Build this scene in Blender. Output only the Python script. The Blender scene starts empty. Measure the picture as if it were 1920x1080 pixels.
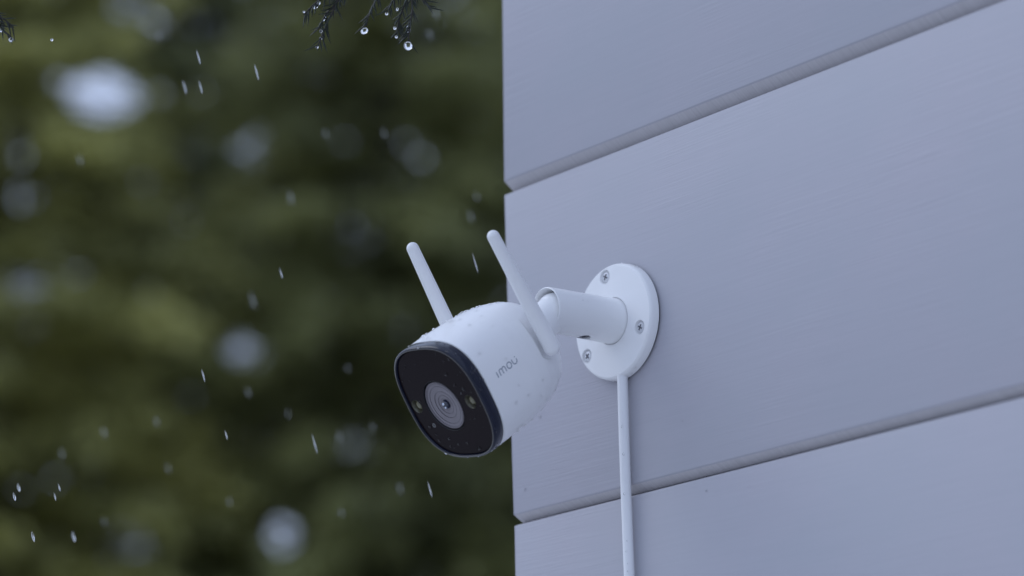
import bpy, bmesh, math, random
import numpy as np
from mathutils import Vector, Matrix

random.seed(7)
rng = np.random.default_rng(11)
scene = bpy.context.scene
COL = scene.collection
R = math.radians

# ------------------------------------------------------------------ camera
Z0 = 2.3                                             # height of the mount plate above the ground
CAM_POS = Vector((1.20332679, -1.03121445, -0.40430297 + Z0))
CF = Vector((-0.75651695, 0.60031434, 0.25943167))   # looks up at the wall, about 52 degrees off its normal
CR = Vector((0.61710912, 0.78660654, -0.02065159))
CU = Vector((0.2164681, -0.14447437, 0.96554064))
cd = bpy.data.cameras.new('camera')
cam = bpy.data.objects.new('camera', cd)
COL.objects.link(cam)
m = Matrix.Identity(4)
for i in range(3):
    m[i][0], m[i][1], m[i][2], m[i][3] = CR[i], CU[i], -CF[i], CAM_POS[i]
cam.matrix_world = m
cd.sensor_width = 36.0
cd.lens = 36.0 * 5600 / 1920
cd.clip_start = 0.05
cd.clip_end = 2000
cd.dof.use_dof = True
cd.dof.focus_distance = 1.595
cd.dof.aperture_fstop = cd.lens / 1000 / 0.0215
scene.camera = cam

# ------------------------------------------------------------------ sky, sun, exposure
SUN_DIR = Vector((-0.58, -0.38, 0.72)).normalized()
w = bpy.data.worlds.new('World')
scene.world = w
w.use_nodes = True
wn = w.node_tree
wn.nodes.clear()
sky = wn.nodes.new('ShaderNodeTexSky')
sky.sky_type = 'NISHITA'
sky.sun_disc = False
sky.sun_elevation = math.asin(SUN_DIR.z)
sky.sun_rotation = math.atan2(SUN_DIR.x, SUN_DIR.y)
sky.air_density = 1.0
sky.dust_density = 1.0
sky.ozone_density = 3.0
bg = wn.nodes.new('ShaderNodeBackground')
bg.inputs['Strength'].default_value = 0.15
wo = wn.nodes.new('ShaderNodeOutputWorld')
# thick even cloud cover, a little brighter overhead than at the horizon, all the way round
OVERCAST = (4.75, 5.6, 7.7)
tcw = wn.nodes.new('ShaderNodeTexCoord')
sep = wn.nodes.new('ShaderNodeSeparateXYZ'); wn.links.new(tcw.outputs['Generated'], sep.inputs[0])
ele = wn.nodes.new('ShaderNodeMapRange'); ele.clamp = True
for nm_, v_ in (('From Min', 0), ('From Max', 1), ('To Min', .82), ('To Max', 1)): ele.inputs[nm_].default_value = v_
wn.links.new(sep.outputs['Z'], ele.inputs['Value'])
cloud = wn.nodes.new('ShaderNodeVectorMath'); cloud.operation = 'SCALE'
cloud.inputs[0].default_value = OVERCAST
wn.links.new(ele.outputs[0], cloud.inputs['Scale'])
cover = wn.nodes.new('ShaderNodeMixRGB'); cover.inputs[0].default_value = .88
wn.links.new(sky.outputs[0], cover.inputs[1]); wn.links.new(cloud.outputs[0], cover.inputs[2])
wn.links.new(cover.outputs[0], bg.inputs[0])
wn.links.new(bg.outputs[0], wo.inputs[0])

sd = bpy.data.lights.new('sun', 'SUN')
sd.energy = 0.6
sd.angle = R(34)
sd.color = (0.90, 0.94, 1.0)
sun = bpy.data.objects.new('sun', sd)
COL.objects.link(sun)
sun.rotation_euler = (-SUN_DIR).to_track_quat('-Z', 'Y').to_euler()

vs = scene.view_settings
scene.display_settings.display_device = 'sRGB'
vs.view_transform = 'Standard'
vs.look = 'None'
vs.exposure = 0.0
vs.gamma = 1.0
vs.use_curve_mapping = False
scene.cycles.max_bounces = 10
scene.cycles.transmission_bounces = 8
scene.cycles.use_denoising = True


# ------------------------------------------------------------------ helpers
def tag(o, label=None, cat=None, group=None, kind=None):
    if label: o['label'] = label
    if cat: o['category'] = cat
    if group: o['group'] = group
    if kind: o['kind'] = kind
    return o


def link(name, me, parent=None):
    o = bpy.data.objects.new(name, me)
    COL.objects.link(o)
    if parent is not None:
        o.parent = parent
    return o


def mesh(name, verts, faces, mat, smooth=True, fix=True):
    me = bpy.data.meshes.new(name)
    me.from_pydata([tuple(v) for v in verts], [], faces)
    if fix:
        bm = bmesh.new(); bm.from_mesh(me)
        bmesh.ops.recalc_face_normals(bm, faces=bm.faces[:])
        bm.to_mesh(me); bm.free()
    for mt in (mat if isinstance(mat, (list, tuple)) else [mat]):
        me.materials.append(mt)
    if smooth:
        me.polygons.foreach_set('use_smooth', [True] * len(me.polygons))
    return me


def sharp(me, deg=32):
    me.set_sharp_from_angle(angle=R(deg))
    return me


class MB:
    """collects verts and faces of ONE mesh"""
    def __init__(s): s.v, s.f = [], []

    def add(s, v, f):
        n = len(s.v)
        s.v += [tuple(p) for p in v]
        s.f += [tuple(i + n for i in q) for q in f]

    def loft(s, rings, cap0=False, cap1=False, closed=True):
        n = len(rings[0]); b = len(s.v)
        for r in rings: s.v += [tuple(p) for p in r]
        for k in range(len(rings) - 1):
            for i in range(n if closed else n - 1):
                j = (i + 1) % n
                s.f.append((b + k * n + i, b + k * n + j, b + (k + 1) * n + j, b + (k + 1) * n + i))
        if cap0: s.f.append(tuple(b + i for i in reversed(range(n))))
        if cap1: s.f.append(tuple(b + (len(rings) - 1) * n + i for i in range(n)))

    def tube(s, pts, rad, n=8, caps=True):
        pts = [Vector(p) for p in pts]
        rings = []; ref = None
        for i, p in enumerate(pts):
            t = (pts[min(i + 1, len(pts) - 1)] - pts[max(i - 1, 0)]).normalized()
            if ref is None:
                ref = t.orthogonal().normalized()
            ref = (ref - t * ref.dot(t)).normalized()
            q = t.cross(ref)
            r = rad[i] if hasattr(rad, '__len__') else rad
            rings.append([p + (ref * math.cos(a) + q * math.sin(a)) * r
                          for a in [2 * math.pi * k / n for k in range(n)]])
        s.loft(rings, caps, caps)

    def ball(s, c, r, squash=None, n=8, mrows=6):
        """ellipsoid; squash = (axis, factor)"""
        c = Vector(c); ax = Vector((0, 0, 1)); k = 1.0
        if squash: ax, k = Vector(squash[0]).normalized(), squash[1]
        e = ax.orthogonal().normalized(); g = ax.cross(e)
        b = len(s.v)
        s.v.append(tuple(c + ax * r * k))
        for i in range(1, mrows):
            th = math.pi * i / mrows
            for j in range(n):
                a = 2 * math.pi * j / n
                s.v.append(tuple(c + ax * (r * k * math.cos(th)) + (e * math.cos(a) + g * math.sin(a)) * r * math.sin(th)))
        s.v.append(tuple(c - ax * r * k))
        last = len(s.v) - 1
        for j in range(n): s.f.append((b, b + 1 + j, b + 1 + (j + 1) % n))
        for i in range(mrows - 2):
            for j in range(n):
                p, q = b + 1 + i * n + j, b + 1 + i * n + (j + 1) % n
                s.f.append((p, p + n, q + n, q))
        o = b + 1 + (mrows - 2) * n
        for j in range(n): s.f.append((o + j, last, o + (j + 1) % n))

    def build(s, name, mat, parent=None, smooth=True, deg=32, tf=None):
        v = s.v if tf is None else [tf(*p) for p in s.v]
        me = mesh(name, v, s.f, mat, smooth)
        if smooth: sharp(me, deg)
        return link(name, me, parent)


def carve(o, cutters):
    """boolean difference, applied; the cutters are removed again"""
    for c in cutters:
        md = o.modifiers.new('cut', 'BOOLEAN')
        md.operation = 'DIFFERENCE'; md.object = c; md.solver = 'EXACT'
    bpy.context.view_layer.update()
    dg = bpy.context.evaluated_depsgraph_get()
    me = bpy.data.meshes.new_from_object(o.evaluated_get(dg))
    o.modifiers.clear()
    o.data = me
    me.polygons.foreach_set('use_smooth', [True] * len(me.polygons))
    sharp(me, 30)
    for c in cutters:
        bpy.data.objects.remove(c)
    return o


# ------------------------------------------------------------------ materials
def new_mat(name):
    mt = bpy.data.materials.new(name)
    mt.use_nodes = True
    nt = mt.node_tree
    return mt, nt, nt.nodes['Principled BSDF']


def plain(name, col, rough=0.5, metal=0.0, spec=0.5, coat=0.0, vary=0.0, vscale=60.0, bump=0.0, bscale=900.0):
    mt, nt, p = new_mat(name)
    p.inputs['Base Color'].default_value = (*col, 1)
    p.inputs['Roughness'].default_value = rough
    p.inputs['Metallic'].default_value = metal
    p.inputs['Specular IOR Level'].default_value = spec
    p.inputs['Coat Weight'].default_value = coat
    p.inputs['Coat Roughness'].default_value = 0.04
    tc = nt.nodes.new('ShaderNodeTexCoord')
    if vary:
        n = nt.nodes.new('ShaderNodeTexNoise'); n.inputs['Scale'].default_value = vscale; n.inputs['Detail'].default_value = 5
        nt.links.new(tc.outputs['Object'], n.inputs['Vector'])
        r = nt.nodes.new('ShaderNodeValToRGB')
        r.color_ramp.elements[0].position = .3; r.color_ramp.elements[1].position = .7
        r.color_ramp.elements[0].color = (*[c * (1 - vary) for c in col], 1)
        r.color_ramp.elements[1].color = (*[min(1, c * (1 + vary)) for c in col], 1)
        nt.links.new(n.outputs['Fac'], r.inputs[0]); nt.links.new(r.outputs[0], p.inputs['Base Color'])
    if bump:
        n2 = nt.nodes.new('ShaderNodeTexNoise'); n2.inputs['Scale'].default_value = bscale; n2.inputs['Detail'].default_value = 3
        nt.links.new(tc.outputs['Object'], n2.inputs['Vector'])
        b = nt.nodes.new('ShaderNodeBump'); b.inputs['Strength'].default_value = bump; b.inputs['Distance'].default_value = 0.0002
        nt.links.new(n2.outputs['Fac'], b.inputs['Height']); nt.links.new(b.outputs[0], p.inputs['Normal'])
    return mt


def wall_paint():
    """matt exterior paint brushed along the boards: fine strokes, in patches"""
    mt, nt, p = new_mat('wall_paint')
    p.inputs['Roughness'].default_value = 0.5
    p.inputs['Specular IOR Level'].default_value = 0.35
    tc = nt.nodes.new('ShaderNodeTexCoord')

    def noise(sx, sy, sz, detail=3, rough=.5, dist=0):
        mp = nt.nodes.new('ShaderNodeMapping'); mp.inputs['Scale'].default_value = (sx, sy, sz)
        nt.links.new(tc.outputs['Object'], mp.inputs['Vector'])
        n = nt.nodes.new('ShaderNodeTexNoise'); n.inputs['Scale'].default_value = 1
        n.inputs['Detail'].default_value = detail; n.inputs['Roughness'].default_value = rough
        n.inputs['Distortion'].default_value = dist
        nt.links.new(mp.outputs[0], n.inputs['Vector'])
        return n.outputs['Fac']

    def math_(op, a, b):
        q = nt.nodes.new('ShaderNodeMath'); q.operation = op
        for k, x in enumerate((a, b)):
            if isinstance(x, (int, float)): q.inputs[k].default_value = x
            else: nt.links.new(x, q.inputs[k])
        return q.outputs[0]

    def ramp(x, lo, hi, c0=(0, 0, 0, 1), c1=(1, 1, 1, 1)):
        r = nt.nodes.new('ShaderNodeValToRGB'); e = r.color_ramp.elements
        e[0].position, e[1].position, e[0].color, e[1].color = lo, hi, c0, c1
        nt.links.new(x, r.inputs[0]); return r.outputs[0]

    strokes = noise(16, 30, 620, 4, .62)
    coarse = noise(5, 10, 150, 2, .5)
    patches = ramp(noise(7, 7, 11, 3), .47, .70)
    h = math_('ADD', math_('MULTIPLY', strokes, math_('ADD', math_('MULTIPLY', patches, 1.1), .13)), math_('MULTIPLY', coarse, .25))
    b = nt.nodes.new('ShaderNodeBump'); b.inputs['Strength'].default_value = .5; b.inputs['Distance'].default_value = .0007
    nt.links.new(h, b.inputs['Height']); nt.links.new(b.outputs[0], p.inputs['Normal'])
    mix = ramp(noise(7, 7, 9, 5, .6), .3, .7, (.434, .441, .482, 1), (.462, .448, .494, 1))
    mu = nt.nodes.new('ShaderNodeMixRGB'); mu.blend_type = 'MULTIPLY'; mu.inputs[0].default_value = 1
    nt.links.new(mix, mu.inputs[1])
    nt.links.new(ramp(strokes, .2, .8, (.945, .945, .95, 1), (1, 1, 1, 1)), mu.inputs[2])
    nt.links.new(mu.outputs[0], p.inputs['Base Color'])
    return mt


def lightened_groove_paint():
    """the sawn chamfer of a board: lightened wall paint over fine cross marks"""
    mt, nt, p = new_mat('lightened_groove_paint')
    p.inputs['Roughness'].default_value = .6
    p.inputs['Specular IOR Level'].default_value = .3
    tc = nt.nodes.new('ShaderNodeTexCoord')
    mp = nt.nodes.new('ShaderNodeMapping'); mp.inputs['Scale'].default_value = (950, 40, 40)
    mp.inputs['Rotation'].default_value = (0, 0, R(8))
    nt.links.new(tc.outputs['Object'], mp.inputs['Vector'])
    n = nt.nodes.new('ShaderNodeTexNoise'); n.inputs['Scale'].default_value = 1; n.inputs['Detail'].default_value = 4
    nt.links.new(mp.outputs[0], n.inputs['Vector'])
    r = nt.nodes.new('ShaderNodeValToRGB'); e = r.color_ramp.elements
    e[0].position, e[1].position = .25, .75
    e[0].color, e[1].color = (.50, .485, .50, 1), (.58, .56, .575, 1)  # paler than the wall paint, to offset the shade in the joints
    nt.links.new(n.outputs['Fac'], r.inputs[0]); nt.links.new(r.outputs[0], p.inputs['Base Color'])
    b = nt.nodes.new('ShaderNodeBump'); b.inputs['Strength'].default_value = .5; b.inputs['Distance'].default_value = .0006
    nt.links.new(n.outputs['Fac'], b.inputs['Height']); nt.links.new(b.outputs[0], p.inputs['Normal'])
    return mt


def water_mat():
    mt, nt, p = new_mat('clear_water')
    p.inputs['Base Color'].default_value = (1, 1, 1, 1)
    p.inputs['Roughness'].default_value = 0
    p.inputs['IOR'].default_value = 1.333
    p.inputs['Transmission Weight'].default_value = 1
    return mt


def foliage(name, dark, mid, light, scale=1.3):
    mt, nt, p = new_mat(name)
    p.inputs['Roughness'].default_value = .6
    p.inputs['Specular IOR Level'].default_value = .25
    tc = nt.nodes.new('ShaderNodeTexCoord')
    n = nt.nodes.new('ShaderNodeTexNoise'); n.inputs['Scale'].default_value = scale; n.inputs['Detail'].default_value = 4
    nt.links.new(tc.outputs['Object'], n.inputs['Vector'])
    r = nt.nodes.new('ShaderNodeValToRGB'); e = r.color_ramp.elements
    e[0].position, e[1].position = .33, .68
    e[0].color, e[1].color = (*dark, 1), (*light, 1)
    k = e.new(.5); k.color = (*mid, 1)
    nt.links.new(n.outputs['Fac'], r.inputs[0]); nt.links.new(r.outputs[0], p.inputs['Base Color'])
    tr = nt.nodes.new('ShaderNodeBsdfTranslucent'); nt.links.new(r.outputs[0], tr.inputs['Color'])
    mx = nt.nodes.new('ShaderNodeAddShader')          # a thin leaf passes about as much light as it reflects
    nt.links.new(p.outputs[0], mx.inputs[0]); nt.links.new(tr.outputs[0], mx.inputs[1])
    nt.links.new(mx.outputs[0], nt.nodes['Material Output'].inputs['Surface'])
    return mt


WALL = wall_paint()
GROOVE = lightened_groove_paint()
WHITE = plain('white_plastic', (.86, .862, .865), .30, spec=.45, bump=.10, bscale=2600)
CABLE = plain('cable_sheath', (.84, .845, .86), .38, spec=.45, bump=.06, bscale=1500)
BEZEL = plain('blue_black_plastic', (.006, .009, .024), .2, spec=.35, coat=.1)
PANEL = plain('smoked_panel', (.012, .008, .009), .15, spec=.05)
LENSM = plain('lens_surround', (.185, .166, .182), .3, spec=.4, vary=.05, vscale=300)
BLACK = plain('black_rubber', (.008, .008, .010), .5)
GLASSL = plain('coated_glass', (.004, .010, .035), .04, spec=.8, coat=.6)
MIRROR = plain('glint_chrome', (.75, .82, .95), .08, metal=1.0)
LED = plain('yellow_phosphor', (.13, .12, .06), .25, spec=.6, coat=.5)
LEDRING = plain('reflector_ring', (.11, .105, .075), .3, metal=.4)
STEEL = plain('zinc_screw', (.66, .67, .70), .38, metal=.35)
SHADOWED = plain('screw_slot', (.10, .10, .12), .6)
PRINT = plain('grey_print', (.26, .29, .34), .5)
WATER = water_mat()
BARK = plain('wet_bark', (.045, .036, .028), .7, vary=.4, vscale=12)
TWIG = plain('twig_bark', (.03, .024, .018), .6, vary=.3, vscale=200)
NEEDLE = plain('dark_needle', (.014, .022, .011), .5, vary=.35, vscale=90)
FOL_OLIVE = foliage('olive_foliage', (.120, .122, .046), (.235, .232, .084), (.31, .30, .112))
FOL_DARK = foliage('dark_foliage', (.085, .094, .050), (.128, .140, .064), (.170, .178, .080))
FOL_MID = foliage('green_foliage', (.095, .102, .050), (.165, .172, .070), (.23, .232, .096))
GROUND = plain('wet_lawn', (.05, .062, .03), .8, vary=.45, vscale=1.5, bump=.5, bscale=20)
PAVING = plain('pale_concrete', (.62, .615, .61), .6, vary=.15, vscale=2.5, bump=.2, bscale=60)
SHEATH = plain('wall_sheathing', (.25, .22, .18), .8, vary=.15, vscale=8)

# ------------------------------------------------------------------ the setting
g = []
nseg = 48
gb = MB()
rings = []
for rr in (0.001, 4, 15, 40, 90, 180, 400):
    rings.append([(rr * math.cos(2 * math.pi * k / nseg) - 6, rr * math.sin(2 * math.pi * k / nseg) + 4,
                   0.0 if rr < 4 else (rng.random() - .5) * min(.5, rr * .004)) for k in range(nseg)])
gb.loft(rings)
tag(gb.build('ground', GROUND), kind='structure')

tb_ = MB()
tb_.loft([[(rr * math.cos(2 * math.pi * k / 64), rr * math.sin(2 * math.pi * k / 64) - 1.0, .004 + (.02 if rr < 12.9 else 0)) for k in range(64)] for rr in (.001, 12.8, 13)])
tag(tb_.build('terrace', PAVING), kind='structure')

# ---- the house wall: horizontal boards with V joints on a sheathing
# V joints: height of the V bottom, rise to the upper board's arris, drop to the lower board's arris, depth
JOINTS = [(.8923, .0056, .0033, .0072), (.6955, .0050, .0030, .0072), (.4987, .0056, .0033, .0072), (.3020, .0052, .0031, .0070),
          (.1017, .0058, .0033, .0074), (-.0946, .0046, .0026, .0068), (-.2920, .0050, .0030, .0070), (-.4890, .0056, .0033, .0072),
          (-.6860, .0050, .0030, .0070), (-.8830, .0056, .0033, .0072)]
wall = tag(link('house_wall', None), 'pale lavender grey wooden house wall of wide V-jointed boards, ending at a corner on the left', 'wall')
wall.location = (0, 0, Z0)
XEND = 2.6


def put_board(k, x_lo, x_hi):
    zt, _, dt, pt = JOINTS[k]
    zb, ub, _, pb_ = JOINTS[k + 1]
    prof = [(pb_, zb + .0002), (.0010, zb + ub - .0008), (.0003, zb + ub - .0001), (.0000, zb + ub + .0008),
            (.0000, zt - dt - .0008), (.0003, zt - dt - .0001), (.0010, zt - dt + .0004), (pt, zt - .0002),
            (.0220, zt - .0002), (.0220, zb + .0002)]
    n = len(prof)
    xs = [None, -.06, .0, .1, .3, .8, 1.6, XEND]
    b = MB()
    rings = []
    for xi, x in enumerate(xs):
        ring = []
        for (y, z) in prof:
            wob = 0.00035 * math.sin(z * 37 + x_lo * 90 + (x or 0) * 21) if (x is not None) else 0
            xe = x
            if x is None:
                f = (z - zb) / (zt - zb)
                xe = x_lo + (x_hi - x_lo) * f + (.0006 if y < .0002 else 0)
            ring.append((xe, y + (wob if y < .02 else 0), z))
        rings.append(ring)
    # small chamfer on the end arris
    first = [(x - .0007, y + .0009 if y < .02 else y, z) for (x, y, z) in rings[0]]
    rings.insert(0, first)
    b.loft(rings, True, True)
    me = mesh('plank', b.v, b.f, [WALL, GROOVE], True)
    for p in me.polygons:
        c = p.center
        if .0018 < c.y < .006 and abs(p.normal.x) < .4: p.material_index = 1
    sharp(me, 25)
    o = link('plank', me, wall)
    return o


ENDS = {3: (-.1020, -.0985), 4: (-.0995, -.1020), 5: (-.1000, -.0990)}
for k in range(len(JOINTS) - 1):
    lo, hi = ENDS.get(k, (-.1004, -.1))
    put_board(k, lo, hi)
sb = MB()
sb.add([(x, y, z) for x in (-.075, XEND) for y in (.0225, 1.6) for z in (-Z0, 1.3)],
       [(0, 1, 3, 2), (4, 6, 7, 5), (0, 4, 5, 1), (2, 3, 7, 6), (0, 2, 6, 4), (1, 5, 7, 3)])
sb.build('sheathing', SHEATH, wall, smooth=False)

# ------------------------------------------------------------------ the security camera
cam_root = tag(link('security_camera', None), 'white bullet security camera with two upright antennas, wet with rain, screwed to the grey wall', 'security camera')
cam_root.location = (0, 0, Z0)

# --- mount plate (axis -Y)
def rev_y(prof, n=96, c=(0, 0), tilt=None):
    """profile (radius, y) turned round the Y axis"""
    out = []
    for r, y in prof:
        out.append([(c[0] + r * math.cos(2 * math.pi * k / n), y, c[1] + r * math.sin(2 * math.pi * k / n)) for k in range(n)])
    return out


def cyl_y(r, y0, y1, c=(0, 0), n=40):
    b = MB(); b.loft(rev_y([(r, y0), (r, y1)], n, c), True, True)
    return b.build('cutter', BLACK, cam_root, smooth=False)


pb = MB()
pb.loft(rev_y([(.0318, -.0010), (.0324, -.0013), (.0324, -.0020), (.0321, -.0056), (.0317, -.0064), (.0310, -.0070), (.0295, -.00715)]), True, True)
plate = pb.build('mounting_plate', WHITE, cam_root)
gk = MB()
gk.loft(rev_y([(.0314, -.0001), (.0314, -.0012)]), True, True)
gk.build('shadow_gap_disc', BLACK, cam_root)  # black disc added to darken the shadow line behind the plate
SCREWS = [(R(101), .0266), (R(-20), .0240), (R(214), .0270)]
cut = []
for a, r in SCREWS:
    c = (r * math.cos(a), r * math.sin(a))
    cs = MB(); cs.loft(rev_y([(.0042, -.0090), (.0041, -.0071), (.0034, -.0054)], 48, c), True, True)
    cut.append(cs.build('cutter', BLACK, cam_root, smooth=False))
ringc = MB()
ringc.loft(rev_y([(.0127, -.0085), (.0132, -.0085), (.0132, -.0060), (.0127, -.0060), (.0127, -.0085)]))
rc = ringc.build('cutter', BLACK, cam_root, smooth=False)
cut.append(rc)
carve(plate, cut)
for i, (a, r) in enumerate(SCREWS):
    cx, cz = r * math.cos(a), r * math.sin(a)
    b = MB()
    b.loft(rev_y([(.0030, -.0052), (.0030, -.0059), (.0026, -.0065), (.0016, -.0067), (.0004, -.0068)], 32, (cx, cz)), True, True)
    s = b.build('screw', STEEL, plate)
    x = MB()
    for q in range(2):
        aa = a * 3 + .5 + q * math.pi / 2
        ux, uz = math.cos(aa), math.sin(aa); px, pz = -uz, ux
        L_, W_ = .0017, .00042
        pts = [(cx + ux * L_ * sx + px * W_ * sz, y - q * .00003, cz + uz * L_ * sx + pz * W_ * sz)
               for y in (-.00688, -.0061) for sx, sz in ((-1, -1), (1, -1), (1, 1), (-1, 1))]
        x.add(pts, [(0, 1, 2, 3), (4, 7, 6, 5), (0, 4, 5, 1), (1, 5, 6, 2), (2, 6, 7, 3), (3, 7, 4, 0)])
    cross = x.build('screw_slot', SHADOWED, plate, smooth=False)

# --- arm: a hollow socket standing off the plate, its end cut aslant
ab = MB()
n = 96
def arm_ring(r, y, slope=0.0):
    return [(r * math.cos(2 * math.pi * k / n), y + slope * r * (-math.sin(2 * math.pi * k / n)) / .0125, r * math.sin(2 * math.pi * k / n)) for k in range(n)]
SL = .0012
ab.loft([arm_ring(.01265, -.0062), arm_ring(.01265, -.0074), arm_ring(.0125, -.0150), arm_ring(.0122, -.0380), arm_ring(.0121, -.0520, SL),
         arm_ring(.0118, -.0533, SL), arm_ring(.0113, -.0537, SL), arm_ring(.0109, -.0528, SL), arm_ring(.0107, -.0380), arm_ring(.0107, -.025)], True, True)
arm = ab.build('socket_arm', WHITE, cam_root)
c1 = MB()
c1.loft([[(.0038 * math.cos(2 * math.pi * k / 32), -.0275 + .0038 * math.sin(2 * math.pi * k / 32), z) for k in range(32)] for z in (-.016, -.0103)], True, True)
# notch on the far lower side where the neck swings
c2 = MB()
c2.tube([(-.002, -.0570, -.004), (-.022, -.0580, -.013)], [.0075, .0095], 32)
carve(arm, [c1.build('cutter', BLACK, cam_root, smooth=False), c2.build('cutter', BLACK, cam_root, smooth=False)])
sc = MB()
sc.loft([[(r * math.cos(2 * math.pi * k / 32), -.0275 + r * math.sin(2 * math.pi * k / 32), z) for k in range(32)]
         for r, z in ((.0034, -.0103), (.0034, -.0110), (.0026, -.0116), (.0013, -.0116), (.0012, -.0108))], True, True)
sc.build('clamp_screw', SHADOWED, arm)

# --- body frame: lateral, down and face-normal directions of the aimed camera
NB = Vector((-0.08393974, -0.80141644, -0.59218731)).normalized()
LB = Vector((0.99070597, -0.00328578, -0.13598116)); LB = (LB - NB * LB.dot(NB)).normalized()
DB = NB.cross(LB)
if DB.z > 0: DB = -DB
FC = Vector((-0.00816115, -0.11652442, -0.0576824))
BALL = Vector((0, -.0475, 0))


def BL(x, y, t):
    """lateral x, up y, distance t behind the face (metres) -> camera root space"""
    return FC + LB * x - DB * y - NB * t


bb = MB()
bb.ball(BALL, .0098, None, 40, 24)
ball = bb.build('swivel_ball', WHITE, cam_root)

T_PROF = [(.0064, .0326), (.0068, .0331), (.012, .0332), (.022, .0331), (.034, .0327), (.041, .0321), (.047, .0312), (.0525, .0300),
          (.057, .0285), (.061, .0263), (.0645, .0233), (.067, .0198), (.0687, .0158), (.0695, .0110), (.0698, .0060)]
PV_T, PV_Y, PV_X = .0535, .0008, .0325          # antenna pivots


def rad_at(t):
    for (a, ra), (b, rb) in zip(T_PROF, T_PROF[1:]):
        if t <= b: return ra + (rb - ra) * max(0, (t - a) / (b - a))
    return T_PROF[-1][1]


def exp_at(t):
    return 2.75 - 0.45 * min(1, max(0, (t - .006) / .062))


def sup(r, p, a):
    c, s_ = math.cos(a), math.sin(a)
    k = r / (abs(c) ** p + abs(s_) ** p) ** (1 / p)
    return k * c, k * s_


def body_pt(t, a):
    x, y = sup(rad_at(t), exp_at(t), a)
    # pressed-in seat round the foot of each antenna
    yy = min(max(y, PV_Y), .03)
    d = math.hypot(t - PV_T, y - yy)
    if abs(x) > .015 and d < .0075:
        k = (1 - min(1, max(0, (d - .0052) / .0011))) * min(1, max(0, (.021 - y) / .010))
        x -= math.copysign(.0026 * k, x)
    return x, y, t


ts = []
for (a, ra), (b, rb) in zip(T_PROF, T_PROF[1:]):
    k = max(1, int((b - a) / .0006))
    ts += [a + (b - a) * i / k for i in range(k)]
ts.append(T_PROF[-1][0])
NS = 288
body_m = MB()
body_m.loft([[BL(*body_pt(t, 2 * math.pi * k / NS)) for k in range(NS)] for t in ts], False, True)
body = body_m.build('body', WHITE, cam_root, deg=40)
# neck from the back of the body to the ball
nk = MB()
nb0 = BL(0, .0020, .0685)
ax = (BALL - nb0)
nk.tube([nb0 - ax * .3, nb0 + ax * .08, nb0 + ax * .18, nb0 + ax * .35, nb0 + ax * .65, nb0 + ax * .95], [.0130, .0126, .0112, .0100, .0096, .0096], 40)
nk.build('neck', WHITE, cam_root)

# --- bezel: dark ring round the face
def sq_ring(r, t, p=2.75, n_=192, cx=0, cy=0):
    return [BL(sup(r, p, 2 * math.pi * k / n_)[0] + cx, sup(r, p, 2 * math.pi * k / n_)[1] + cy, t) for k in range(n_)]


bz = MB()
bz.loft([sq_ring(.0318, .0062), sq_ring(.0328, .0060), sq_ring(.0332, .0056), sq_ring(.0331, .0006), sq_ring(.0329, -.0001), sq_ring(.0325, -.0005),
         sq_ring(.0321, -.0006), sq_ring(.0318, -.0003), sq_ring(.0315, .0006), sq_ring(.0315, .0030), sq_ring(.0315, .0062)])
bezel = bz.build('bezel', BEZEL, cam_root, deg=50)
ln = MB()
ln.loft([sq_ring(.0322, -.00066), sq_ring(.0320, -.00076), sq_ring(.0318, -.00066), sq_ring(.0318, -.0002), sq_ring(.0322, -.0002), sq_ring(.0322, -.00066)])
ln.build('bezel_edge', plain('bevel_highlight', (.13, .125, .115), .3, spec=.6), bezel, deg=60)  # pale ring coloured in as the highlight along the bezel's bevel

# --- smoked front panel with its openings
LC = (-.0026, -.0022)                            # lens centre on the face
LEDS = [(-.0024 + s * .0234, -.0012) for s in (-1, 1)]
MIC = (-.0190, -.0130)
pm = MB()
pm.loft([sq_ring(.03135, .0045), sq_ring(.03135, .0010), sq_ring(.0310, .0007)], True, True)
panel = pm.build('front_panel', PANEL, cam_root)


def cyl_n(r, t0, t1, c, n_=64):
    b = MB()
    b.loft([[BL(c[0] + r * math.cos(2 * math.pi * k / n_), c[1] + r * math.sin(2 * math.pi * k / n_), t) for k in range(n_)] for t in (t0, t1)], True, True)
    return b.build('cutter', BLACK, cam_root, smooth=False)


carve(panel, [cyl_n(.0150, -.002, .0055, LC, 128)] + [cyl_n(.0040, -.002, .0055, c) for c in LEDS] + [cyl_n(.0009, -.002, .0040, MIC, 24)])


def rev_n(prof, c, n_=96):
    return [[BL(c[0] + r * math.cos(2 * math.pi * k / n_), c[1] + r * math.sin(2 * math.pi * k / n_), t) for k in range(n_)] for r, t in prof]


lm = MB()
lm.loft(rev_n([(.01500, .0046), (.01500, .0008), (.01478, .0004), (.01455, .0009), (.01440, .0022), (.0136, .0024)], LC, 128), True)
lens = lm.build('lens_ring', BLACK, cam_root)
dm = MB()
dm.loft(rev_n([(.0139, .0014), (.0137, .0010), (.0134, .0011), (.0133, .0013), (.0127, .0013), (.0125, .0015), (.0112, .0016), (.0110, .0017),
               (.0080, .0019), (.0078, .00205), (.0056, .0022), (.0054, .0023), (.0037, .0024), (.0034, .0026), (.0027, .0027), (.0024, .0034)], LC, 128), False, True)
dm.build('lens_cone', LENSM, lens, deg=22)
LSTEP = plain('lens_step', (.115, .104, .117), .3)
for r_, t_ in ((.0129, .00115), (.0111, .0015), (.0079, .0018), (.0055, .0021)):
    b = MB()
    b.loft(rev_n([(r_ + .00014, t_ + .0006), (r_ + .00012, t_), (r_ - .00012, t_), (r_ - .00014, t_ + .0006)], LC, 96))
    b.build('lens_step', LSTEP, lens)
em = MB()
em.loft(rev_n([(.0026, .0034), (.00255, .0026), (.0023, .0016), (.0018, .0008), (.0011, .0003), (.0004, .0001)], LC, 48), True, True)
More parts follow.
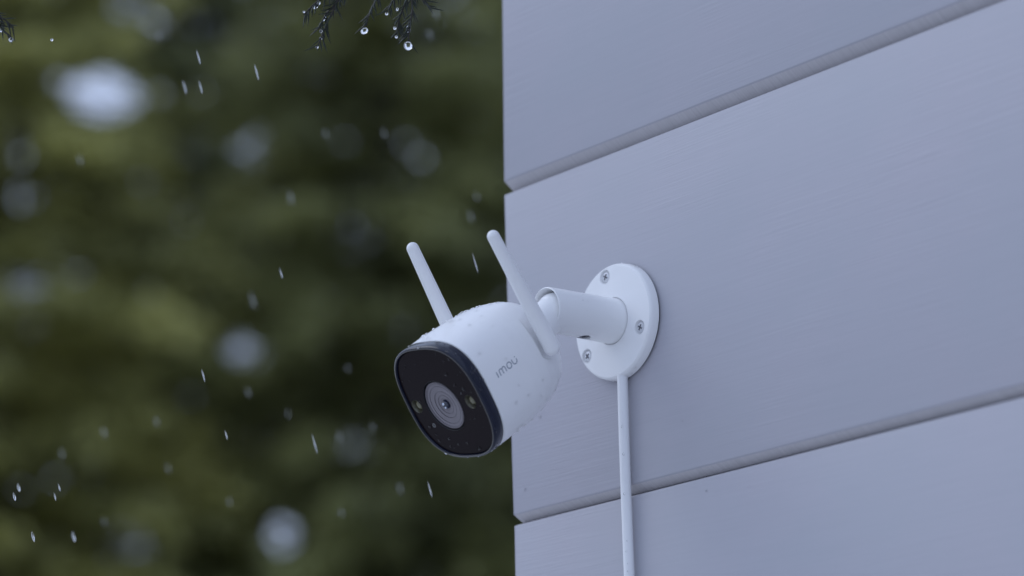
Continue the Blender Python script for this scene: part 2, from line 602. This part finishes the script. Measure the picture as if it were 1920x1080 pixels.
em.build('lens_glass', GLASSL, lens, deg=80)
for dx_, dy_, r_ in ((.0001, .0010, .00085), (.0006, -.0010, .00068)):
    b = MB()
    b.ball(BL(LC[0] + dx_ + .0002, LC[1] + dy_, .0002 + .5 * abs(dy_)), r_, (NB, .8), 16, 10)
    b.build('glint_bead', MIRROR, lens, deg=180)  # chrome beads added on the dome to stand in for its glints
for c in LEDS:
    b = MB()
    b.loft(rev_n([(.0040, .0044), (.0040, .0009), (.00385, .0006), (.0037, .0008), (.0030, .0040), (.0, .0042)], c, 48), True)
    ld = b.build('spotlight', LEDRING, cam_root)
    b = MB()
    b.loft(rev_n([(.0030, .0039), (.0029, .0032), (.0024, .0022), (.0014, .0016), (.0003, .0014)], c, 40), True, True)
    b.build('spotlight_lens', LED, ld, deg=80)
mb_ = MB()
mb_.loft(rev_n([(.00085, .0025), (.00085, .0006), (.00105, .0003), (.00125, .0006), (.00125, .0010)], MIC, 24))
mb_.build('microphone_ring', plain('mic_ring', (.2, .2, .2), .35), panel)

# --- antennas: round, tapered, set against the sides
for s_, (xa, ya, ta), (xb, yb, tb2) in ((1, (.0336, PV_Y, PV_T), (.0334, .0680, PV_T - .0030)), (-1, (.0320, -.0010, .0452), (.0325, .0698, .0472))):
    A = Vector(BL(s_ * xa, ya, ta)); B_ = Vector(BL(s_ * xb, yb, tb2))
    ax_ = (B_ - A).normalized(); e_ = ax_.orthogonal().normalized(); g_ = ax_.cross(e_)
    r0, r1, H_ = .00455, .0033, (B_ - A).length
    prof = [(r0 * math.sin(a), max(.0001, r0 * math.cos(a))) for a in [-math.pi / 2 + (math.pi / 2) * i / 8 for i in range(9)]]
    prof += [(H_ * i / 12, r0 + (r1 - r0) * i / 12) for i in range(1, 12)]
    prof += [(H_ + r1 * math.sin(a), max(.0001, r1 * math.cos(a))) for a in [(math.pi / 2) * i / 8 for i in range(9)]]
    b = MB()
    b.loft([[A + ax_ * y + (e_ * math.cos(2 * math.pi * k / 40) + g_ * math.sin(2 * math.pi * k / 40)) * r for k in range(40)] for y, r in prof], True, True)
    b.build('antenna', WHITE, cam_root, deg=60)


# --- printed lettering on the side: strokes laid on the curved body
def strokes():
    xh, w_ = 3.2, .27
    out = [[(0, 0), (0, xh)]]

    def arc(cx, cy, r, a0, a1, n_=18):
        return [(cx + r * math.cos(R(a0 + (a1 - a0) * i / n_)), cy + r * math.sin(R(a0 + (a1 - a0) * i / n_))) for i in range(n_ + 1)]
    r = 1.12
    out.append([(1.9, 0), (1.9, xh - r)] + arc(1.9 + r, xh - r, r, 180, 0) + [(1.9 + 2 * r, 0)])
    out.append(arc(1.9 + 3 * r, xh - r, r, 150, 0) + [(1.9 + 4 * r, 0)])
    out.append(arc(9.45, 1.6, 1.6, 0, 360, 40))
    out.append([(12.25, 3.25), (12.25, 1.6)] + arc(13.85, 1.6, 1.6, 180, 360) + [(15.45, 2.1)])
    out.append([(15.05, 3.05), (14.95, 3.55)])
    return out, w_


lg = MB()
st, hw = strokes()
LT0, LY0 = 15.0, 4.2                               # mm behind the face, mm above the middle
for pl in st:
    pts = [Vector((p[0], p[1])) for p in pl]
    fine = [pts[0]]
    for a, b in zip(pts, pts[1:]):
        k = max(1, int((b - a).length / .25))
        fine += [a.lerp(b, (i + 1) / k) for i in range(k)]
    rows = []
    for i, p in enumerate(fine):
        t = (fine[min(i + 1, len(fine) - 1)] - fine[max(0, i - 1)]).normalized()
        nn = Vector((-t.y, t.x))
        row = []
        for sgn in (1, -1):
            q = p + nn * hw * sgn
            tt, yy = (LT0 + q.x) / 1000, (LY0 + q.y + .05 * q.x) / 1000
            rr, pe = rad_at(tt), exp_at(tt)
            xx = rr * (1 - (abs(yy) / rr) ** pe) ** (1 / pe)
            row.append((xx, yy, tt))
        rows.append([BL(row[0][0] + .00008, row[0][1], row[0][2]), BL(row[1][0] + .00008, row[1][1], row[1][2]),
                     BL(row[1][0] - .0003, row[1][1], row[1][2]), BL(row[0][0] - .0003, row[0][1], row[0][2])])
    lg.loft(rows, True, True)
lg.build('printed_lettering', PRINT, body, smooth=False)

# --- water clinging to the camera
def droplets(parent, fn, count, rmin=.0003, rmax=.0011, k=.55):
    b = MB()
    for _ in range(count):
        p, nrm = fn()
        r = rmin + (rmax - rmin) * random.random() ** 2.6
        b.ball(p + nrm * r * .12, r, (nrm, k * (.8 + .5 * random.random())), 12, 8)
    o = b.build('water_droplets', WATER, parent, deg=180)
    o['kind'] = 'stuff'
    return o


def on_body():
    t = .008 + .053 * random.random()
    a = random.choice([random.uniform(R(50), R(140)), random.uniform(R(75), R(130)), random.uniform(R(-95), R(-45)), random.uniform(R(-100), R(-65)), random.uniform(R(-45), R(50))])
    p = Vector(BL(*body_pt(t, a)))
    q = Vector(BL(*body_pt(t, a + .02))); s_ = Vector(BL(*body_pt(min(t + .001, .069), a)))
    nrm = (q - p).cross(s_ - p).normalized()
    if nrm.dot(p - BL(0, 0, t)) < 0: nrm = -nrm
    return p, nrm


def on_ridge():
    # beads along the crest and the dripping underside
    t = .008 + .048 * random.random()
    a = random.choice([random.gauss(R(106), R(7)), random.gauss(R(108), R(12)), random.gauss(R(-74), R(6)), random.gauss(R(-72), R(8))])
    p = Vector(BL(*body_pt(t, a))); q = Vector(BL(*body_pt(t, a + .02))); s_ = Vector(BL(*body_pt(t + .001, a)))
    nrm = (q - p).cross(s_ - p).normalized()
    if nrm.dot(p - BL(0, 0, t)) < 0: nrm = -nrm
    return p, nrm


def on_bezel():
    a = random.choice([random.uniform(R(-60), R(150)), random.uniform(R(-125), R(-50))]); t = random.uniform(-.0004, .0056)
    x, y = sup(.0331, 2.75, a)
    p = BL(x, y, t); c = BL(0, 0, t)
    return p, (p - c).normalized()


def on_panel():
    while True:
        a = random.uniform(0, 2 * math.pi); r = .0305 * math.sqrt(random.random())
        x, y = sup(r, 2.55, a)
        if math.hypot(x - LC[0], y - LC[1]) > .0162 and all(math.hypot(x - c[0], y - c[1]) > .0052 for c in LEDS): break
    return BL(x, y, .0007), NB.copy()


def on_plate():
    while True:
        a = random.uniform(0, 2 * math.pi); r = .0310 * math.sqrt(random.random())
        if r > .0145 and all(math.hypot(r * math.cos(a) - q * math.cos(b), r * math.sin(a) - q * math.sin(b)) > .0036 for b, q in SCREWS): break
    return Vector((r * math.cos(a), -.0071, r * math.sin(a))), Vector((0, -1, 0))


def on_plate_rim():
    a = random.choice([random.uniform(R(55), R(100)), random.uniform(R(-110), R(-60))])
    return Vector((.0322 * math.cos(a), random.uniform(-.005, -.002), .0322 * math.sin(a))), Vector((math.cos(a), 0, math.sin(a)))


def on_arm():
    a = random.uniform(R(-120), R(80)); y = random.uniform(-.046, -.009)
    return Vector((.01235 * math.cos(a), y, .01235 * math.sin(a))), Vector((math.cos(a), 0, math.sin(a)))


droplets(body, on_body, 150, .0003, .0011, .6)
droplets(body, on_ridge, 90, .0004, .0011, .85)
droplets(bezel, on_bezel, 44, .0003, .0012, .7)
droplets(panel, on_panel, 42, .0003, .0012, .5)
droplets(plate, on_plate, 16, .00025, .0006)
droplets(plate, on_plate_rim, 22, .0004, .0010)
droplets(arm, on_arm, 16, .00025, .0006)


FIXED = [(-.073, -.039), (-.088, -.078), (-.062, -.071)]


def on_wall():
    if FIXED:
        x, z = FIXED.pop(0)
        return Vector((x, .0003, z)), Vector((0, -1, 0))
    return Vector((random.uniform(-.085, .10), .0003, random.uniform(-.13, .02))), Vector((0, -1, 0))


droplets(wall, on_wall, 3, .0009, .0014, .7)
droplets(wall, on_wall, 22, .0003, .0009)

# ------------------------------------------------------------------ the cable
cb = MB()
pts = []
for i in range(70):
    f = i / 69
    z = -.0305 - 2.24 * f ** 1.6
    pts.append((.0046 - .0013 * math.sin(min(1, -z / .15) * math.pi) + .0012 * math.sin(z * 9) * min(1, -z), -.0046 - .0008 * math.sin(z * 17), z + Z0))
cb.tube(pts, .0029, 24)
cable = tag(cb.build('power_cable', CABLE, None, deg=60), 'thin white cable running straight down the wall from under the round mount plate', 'cable')


def on_cable():
    z = random.uniform(-.05, -.16); a = random.uniform(R(-60), R(30))
    return Vector((.0036 + .0026 * math.cos(a), -.0046 - .0024 * math.sin(-a + 1.2), z + Z0)), Vector((math.cos(a), -.4, 0)).normalized()


droplets(cable, on_cable, 8, .0004, .0008)

# ------------------------------------------------------------------ trees beyond the house corner
GAPS = [(-15.33, 8.64, 8.38, .30, .21, 1.15), (-15.11, 8.68, 8.95, .15, .15, .86), (-15.79, 8.20, 8.08, .17, .17, .82), (-15.53, 8.34, 8.49, .11, .14, .75),
        (-15.93, 8.40, 7.20, .16, .14, .92), (-15.69, 8.68, 7.26, .15, .11, .82), (-15.13, 9.62, 6.71, .19, .10, .93), (-15.23, 9.15, 7.53, .10, .10, .80),
        (-15.23, 10.01, 5.51, .135, .135, .96), (-14.78, 10.00, 6.84, .12, .12, .6), (-15.87, 9.23, 5.45, .20, .17, .55), (-15.01, 8.83, 8.89, .10, .13, .8),
        (-13.70, 10.48, 8.88, .11, .11, .7)]        # thin places in the stand where the sky shows: middle, half width, half height, how bare


def fir(base, height, spread, mat, label, seed, dens=1.0):
    rr = np.random.default_rng(seed)
    root = tag(link('fir_tree', None), label, 'tree', 'trees behind the rain')
    root.location = base
    tb = MB()
    tb.tube([(0.05 * math.sin(z), 0.05 * math.cos(1.3 * z), z - .1) for z in np.linspace(0, height, 14)], list(np.linspace(.19, .012, 14)), 10)
    trunk = tb.build('trunk', BARK, root)
    lb = MB()
    P = []; DIR = []; LEN = []
    z = 1.2
    while z < height - .15:
        reach = spread * (1 - (z / height) ** 1.25) + .18
        nl = 7 if z < height * .8 else 5
        a0 = rr.random() * 6.28
        for k in range(nl):
            a = a0 + 2 * math.pi * k / nl + rr.normal(0, .16)
            L_ = reach * rr.uniform(.72, 1.12)
            d = np.array([math.cos(a), math.sin(a), 0])
            droop = rr.uniform(.18, .42)
            zz = z + rr.normal(0, .08)
            path = [np.array([0, 0, zz]) + d * L_ * f + np.array([0, 0, L_ * (.16 * f - droop * f * f)]) for f in np.linspace(0, 1, 6)]
            lb.tube([tuple(p) for p in path], list(np.linspace(.018, .004, 6)), 5)
            m_ = int(L_ * 20 * dens)
            for _ in range(m_):
                f = rr.random() ** .7
                side = np.array([-d[1], d[0], 0])
                lat = rr.normal(0, .20 * L_ * (1.05 - f) + .07)
                c = np.array([0, 0, zz]) + d * L_ * f + side * lat + np.array([0, 0, L_ * (.16 * f - droop * f * f)]) + np.array([0, 0, rr.normal(-.05, .05) - abs(lat) * .18])
                kk = 13
                cc = c + rr.normal(0, .085, (kk, 3)) * np.array([1, 1, .55])
                dd = d * rr.normal(.7, .3, (kk, 1)) + side * (np.sign(lat) * .5 + rr.normal(0, .4, (kk, 1))) + np.array([0, 0, -1.0]) * rr.uniform(0, .9, (kk, 1))
                P.append(cc); DIR.append(dd); LEN.append(rr.uniform(.08, .17, kk))
        z += rr.uniform(.30, .40)
    lb.build('limbs', BARK, root)['kind'] = 'stuff'
    P = np.concatenate(P); DIR = np.concatenate(DIR); LEN = np.concatenate(LEN)
    DIR /= np.linalg.norm(DIR, axis=1)[:, None]
    W = P + np.array(base)
    keep = np.ones(len(P), bool)
    for gx, gy, gz, gw, gh, go in GAPS:
        q = W - np.array((gx, gy, gz))
        ax_ = (Vector((gx, gy, gz)) - CAM_POS).normalized(); sd_ = ax_.cross(Vector((0, 0, 1))).normalized()
        u_ = q @ np.array(sd_); v_ = q @ np.array(sd_.cross(ax_)); s_ = q @ np.array(ax_)
        d_ = np.sqrt((u_ / gw) ** 2 + (v_ / gh) ** 2)
        p_ = np.clip((1.2 - d_) / .45, 0, 1) * go
        keep &= ~((rr.random(len(q)) < p_) & (abs(s_) < 9))
    P, DIR, LEN = P[keep], DIR[keep], LEN[keep]
    N_ = len(P)
    ref = rr.normal(0, 1, (N_, 3)); ref -= DIR * (ref * DIR).sum(1)[:, None]; ref /= np.linalg.norm(ref, axis=1)[:, None]
    wd = (LEN * .24)[:, None]
    h = (LEN / 2)[:, None]
    V = np.stack([P - DIR * h, P + ref * wd, P + DIR * h, P - ref * wd], 1).reshape(-1, 3)
    me = bpy.data.meshes.new('crown')
    me.vertices.add(len(V)); me.vertices.foreach_set('co', V.ravel())
    me.loops.add(N_ * 4); me.loops.foreach_set('vertex_index', np.arange(N_ * 4, dtype=np.int32))
    me.polygons.add(N_); me.polygons.foreach_set('loop_start', np.arange(0, N_ * 4, 4, dtype=np.int32))
    me.polygons.foreach_set('loop_total', np.full(N_, 4, dtype=np.int32))
    me.update(calc_edges=True)
    me.materials.append(mat)
    link('crown', me, root)
    return N_


FW = Vector((-.835, .55, 0)); SD = Vector((.55, .835, 0))
CG = Vector((CAM_POS.x, CAM_POS.y, 0))


def stand(dist, off):
    p = CG + FW * dist + SD * off
    return (p.x, p.y, 0)


fir(stand(19.5, -1.7), 13.5, 2.5, FOL_OLIVE, 'olive green fir with bright sky gaps, at the far left behind the rain', 1)
fir(stand(20.2, 0.9), 14.0, 2.5, FOL_MID, 'mid green fir behind the front of the security camera, left of the wall corner', 2)
fir(stand(18.8, 3.4), 13.0, 2.3, FOL_DARK, 'dark fir partly hidden behind the corner of the grey wall', 3)
fir(stand(23.5, -.7), 15.0, 2.8, FOL_DARK, 'tall dark fir standing farther back between the olive and the mid green fir', 4)
fir(stand(23.0, 2.6), 15.0, 2.8, FOL_MID, 'tall green fir standing farther back between the mid green and the dark fir', 5)
fir(stand(23.0, -4.0), 14.0, 2.8, FOL_MID, 'green fir at the left edge, half hidden by the olive one before it', 6)

# ------------------------------------------------------------------ wet conifer twigs hanging in at the top
def tw(u, v, d=1.62):
    """twig frame: u mm to the side, v mm up, at about d metres, seen square on"""
    o = CAM_POS + CF * d + CR * (-.1041) + CU * (.1562)
    return o + CR * (u / 1000) + CU * (v / 1000)


def twig(label, stem, sprays, beads, group='wet conifer twigs hanging in from above'):
    sm = MB()
    sm.tube([tw(*p) for p in stem], [.0014 - .0007 * i / (len(stem) - 1) for i in range(len(stem))], 8)
    root = tag(sm.build('conifer_twig', TWIG), label, 'twig', group)
    nd = MB(); sh = MB()
    for path in sprays:
        pts = [Vector(tw(*p)) for p in path]
        sh.tube(pts, [.0006 - .0003 * i / (len(pts) - 1) for i in range(len(pts))], 6)
        for a, b in zip(pts, pts[1:]):
            k = max(2, int((b - a).length / .0012))
            for i in range(k):
                p = a.lerp(b, i / k)
                t = (b - a).normalized()
                for _ in range(1):
                    rv = Vector((random.gauss(0, 1), random.gauss(0, 1), random.gauss(0, 1))); rv = (rv - t * rv.dot(t)).normalized()
                    d = (t * .75 + rv * .65).normalized()
                    L_ = random.uniform(.005, .010)
                    nd.tube([p, p + d * L_ * .5, p + d * L_], [.00035, .00042, .00005], 4, False)
    sh.build('side_shoots', TWIG, root)
    o = nd.build('needles', NEEDLE, root, deg=180); o['kind'] = 'stuff'
    for (u, v, r, st_, tilt) in beads:
        b = MB()
        axis = (CU * math.cos(R(tilt)) + CR * math.sin(R(tilt)))
        b.ball(tw(u, v), r / 1000, (axis, st_), 20, 14)
        b.build('water_bead', WATER, root, deg=180)
    return root


# left to right; u is mm right of the frame's 600-px mark
twig('dripping dark conifer twig hanging in at the top, nearer the middle of the trees',
     [(-160, 95, 1.75), (-90, 60, 1.70), (-30, 32), (10, 16), (22, 4)],
     [[(10, 16), (4, 4), (-4, -3), (-9, -8)], [(12, 12), (8, -4), (3, -14), (0, -22), (-2, -26)], [(18, 8), (10, 0), (3, -8), (-1, -16)]],
     [(-2.2, -3.3, 1.1, 1.9, 40), (-1.0, -1.9, 1.0, 1.5, 60), (-8.7, -6.4, .6, 1, 0), (2.3, -9.8, .75, 2.6, 25), (.4, -17, .85, 1.1, 20),
      (.3, -20.8, .8, 1.1, 60), (-1.7, -25.4, .85, 1, 0)])
twig('dripping dark conifer twig with one large hanging bead, close to the wall corner',
     [(-60, 90, 1.74), (0, 62, 1.70), (35, 34), (48, 12), (50, 2)],
     [[(48, 10), (42, 3), (38, -3), (36, -7)], [(50, 6), (46, -2), (43, -10), (41, -19)], [(50, 4), (50, -6), (49, -12), (48, -20), (47.7, -23)],
      [(50, 6), (56, 0), (60, -5)], [(46, 14), (32, 4), (27, -6), (25, -14)]],
     [(36.1, -7.5, .8, 1.1, 60), (41.9, -5, .7, 1.4, 20), (40.5, -15.3, .75, 1.2, 60), (41.3, -20, .75, 1, 0), (48, -15.8, 1.15, 2.2, 0),
      (47.7, -24.9, 2.35, 1.02, 0), (24, -16.8, 1.6, 1.35, 60)])
twig('tip of a dark conifer twig with a small bright bead at the top left edge',
     [(-300, 70, 1.75), (-240, 40, 1.7), (-200, 12), (-182, -4)],
     [[(-190, 2), (-180, -8), (-172, -13)], [(-188, 0), (-176, -12), (-169, -19)], [(-184, -3), (-172, -10), (-166, -15)]],
     [(-167.6, -21.6, 1.3, 1, 0), (-173, -16.5, .9, 1.2, 30), (-145.5, -21.6, .75, 1, 0)])

# ------------------------------------------------------------------ falling rain
RAIN = [(-0.1247, -0.3009, 2.1975, 0.0046, 2), (-0.2074, -0.2579, 2.2110, 0.0049, 2), (-0.1462, -0.2652, 2.2049, 0.0045, 1), (-0.2094, -0.2319, 2.2141, 0.0047, 1),
        (-0.2272, -0.2350, 2.1944, 0.0061, 2), (-0.0681, -0.3010, 2.1633, 0.0055, 2), (0.0262, -0.2979, 2.3707, 0.0073, 1), (-0.1684, -0.1660, 2.4513, 0.0085, 1),
        (-0.0259, -0.2573, 2.4094, 0.0082, 1), (-0.0033, -0.2367, 2.3990, 0.0092, 1), (-0.9032, 0.2545, 2.7880, 0.0093, 0), (-0.5704, 0.1673, 2.5428, 0.0135, 0),
        (-0.1628, -0.1148, 2.3479, 0.0067, 1), (-0.6079, 0.1584, 2.4703, 0.0160, 0), (-0.1538, -0.1722, 2.2787, 0.0076, 1), (-0.4383, 0.0433, 2.3522, 0.0079, 0),
        (-0.1520, -0.1583, 2.2467, 0.0059, 1), (-0.1797, -0.0804, 2.2557, 0.0122, 1), (-0.6164, 0.2423, 2.3777, 0.0089, 0), (-0.7205, 0.3484, 2.4171, 0.0069, 0),
        (-0.7890, 0.1975, 2.3781, 0.0085, 0), (-0.4648, -0.0508, 2.2592, 0.0056, 0), (-0.1186, -0.0442, 2.2228, 0.0096, 1), (-0.6342, 0.3119, 2.3482, 0.0107, 0),
        (0.0291, -0.1233, 2.3082, 0.0110, 1), (-0.2568, 0.0949, 2.4395, 0.0082, 0), (-0.6940, 0.4387, 2.6207, 0.0072, 0), (-0.4813, 0.2324, 2.6584, 0.0088, 0),
        (-0.6047, 0.3312, 2.7338, 0.0112, 0), (-0.9377, 0.2259, 2.4382, 0.0117, 0), (-0.8642, 0.1442, 2.3975, 0.0103, 0), (-0.8230, 0.3962, 2.4930, 0.0064, 0),
        (-0.5637, 0.1601, 2.3755, 0.0062, 0), (-0.8628, 0.2313, 2.4341, 0.0088, 0), (-0.5032, 0.2051, 2.5819, 0.0079, 0), (-0.7994, 0.3578, 2.6896, 0.0082, 0),
        (-0.9006, 0.1770, 2.6598, 0.0099, 0), (-0.3870, 0.0832, 2.2661, 0.0070, 0), (-0.4534, 0.0386, 2.2796, 0.0064, 0)]
BRIGHT = ['upper bright raindrop of the close pair at the lower left edge', 'lower bright raindrop of the close pair at the lower left edge',
          'upper faint raindrop of the second pair from the lower left edge', 'lower faint raindrop of the second pair from the lower left edge',
          'bright raindrop near the bottom, the left one of two at equal height', 'bright raindrop near the bottom, the right one of two at equal height']
NAMED = {6: 'left one of two raindrop streaks falling side by side, high in the left part',
         7: 'right one of two raindrop streaks falling side by side, high in the left part',
         8: 'raindrop streak just above the side by side pair, high in the left part',
         9: 'raindrop streak to the right of the side by side pair and a little higher',
         12: 'short raindrop streak left of the left antenna, level with the top of the mount plate',
         14: 'raindrop streak far left of the camera front, level with the printed lettering',
         17: 'long raindrop streak close to the left of the lower half of the camera front',
         22: 'raindrop streak right below the camera front, the nearer to the wall of two',
         23: 'raindrop streak below the camera front, the farther from the wall of two',
         24: 'raindrop streak in the gap between the two antennas',
         25: 'lower one of two faint raindrop streaks above the right antenna, beside the wall corner',
         26: 'upper one of two faint raindrop streaks above the right antenna, beside the wall corner',
         27: 'lower one of two raindrop streaks right of the twig with the large bead',
         28: 'upper one of two raindrop streaks right of the twig with the large bead'}
db = MB()
rings = []
for i in range(11):
    f = i / 10
    r = .24 * math.sin(math.pi * (f * .98 + .01)) ** .75 * (1.1 - .35 * f)
    rings.append([(r * math.cos(2 * math.pi * k / 14), r * math.sin(2 * math.pi * k / 14), f - .5) for k in range(14)])
db.loft(rings, True, True)
drop_me = mesh('raindrop', db.v, db.f, WATER)
fall = (Vector((0, 0, 1)) - CR * .26).normalized()
for i, (x, y, z, ln_, kind) in enumerate(RAIN):
    o = link('raindrop', drop_me)
    o.location = (x, y, z)
    o.rotation_mode = 'QUATERNION'
    o.rotation_quaternion = fall.to_track_quat('Z', 'Y')
    if not kind:                                     # the fainter ones fall a little beyond the camera
        k_ = 2.12 / max(.1, (o.location - CAM_POS).length)
        o.location = CAM_POS + (o.location - CAM_POS) * k_; ln_ *= k_
    wdt = (.0029 if kind == 2 else .0016) if kind else .0017
    o.scale = (wdt, wdt, ln_ * (1.0 if kind else .85))
    tag(o, BRIGHT[i] if i < 6 else NAMED.get(i) or 'faint streak of a raindrop falling in front of the dark trees', 'raindrop', 'falling raindrops')
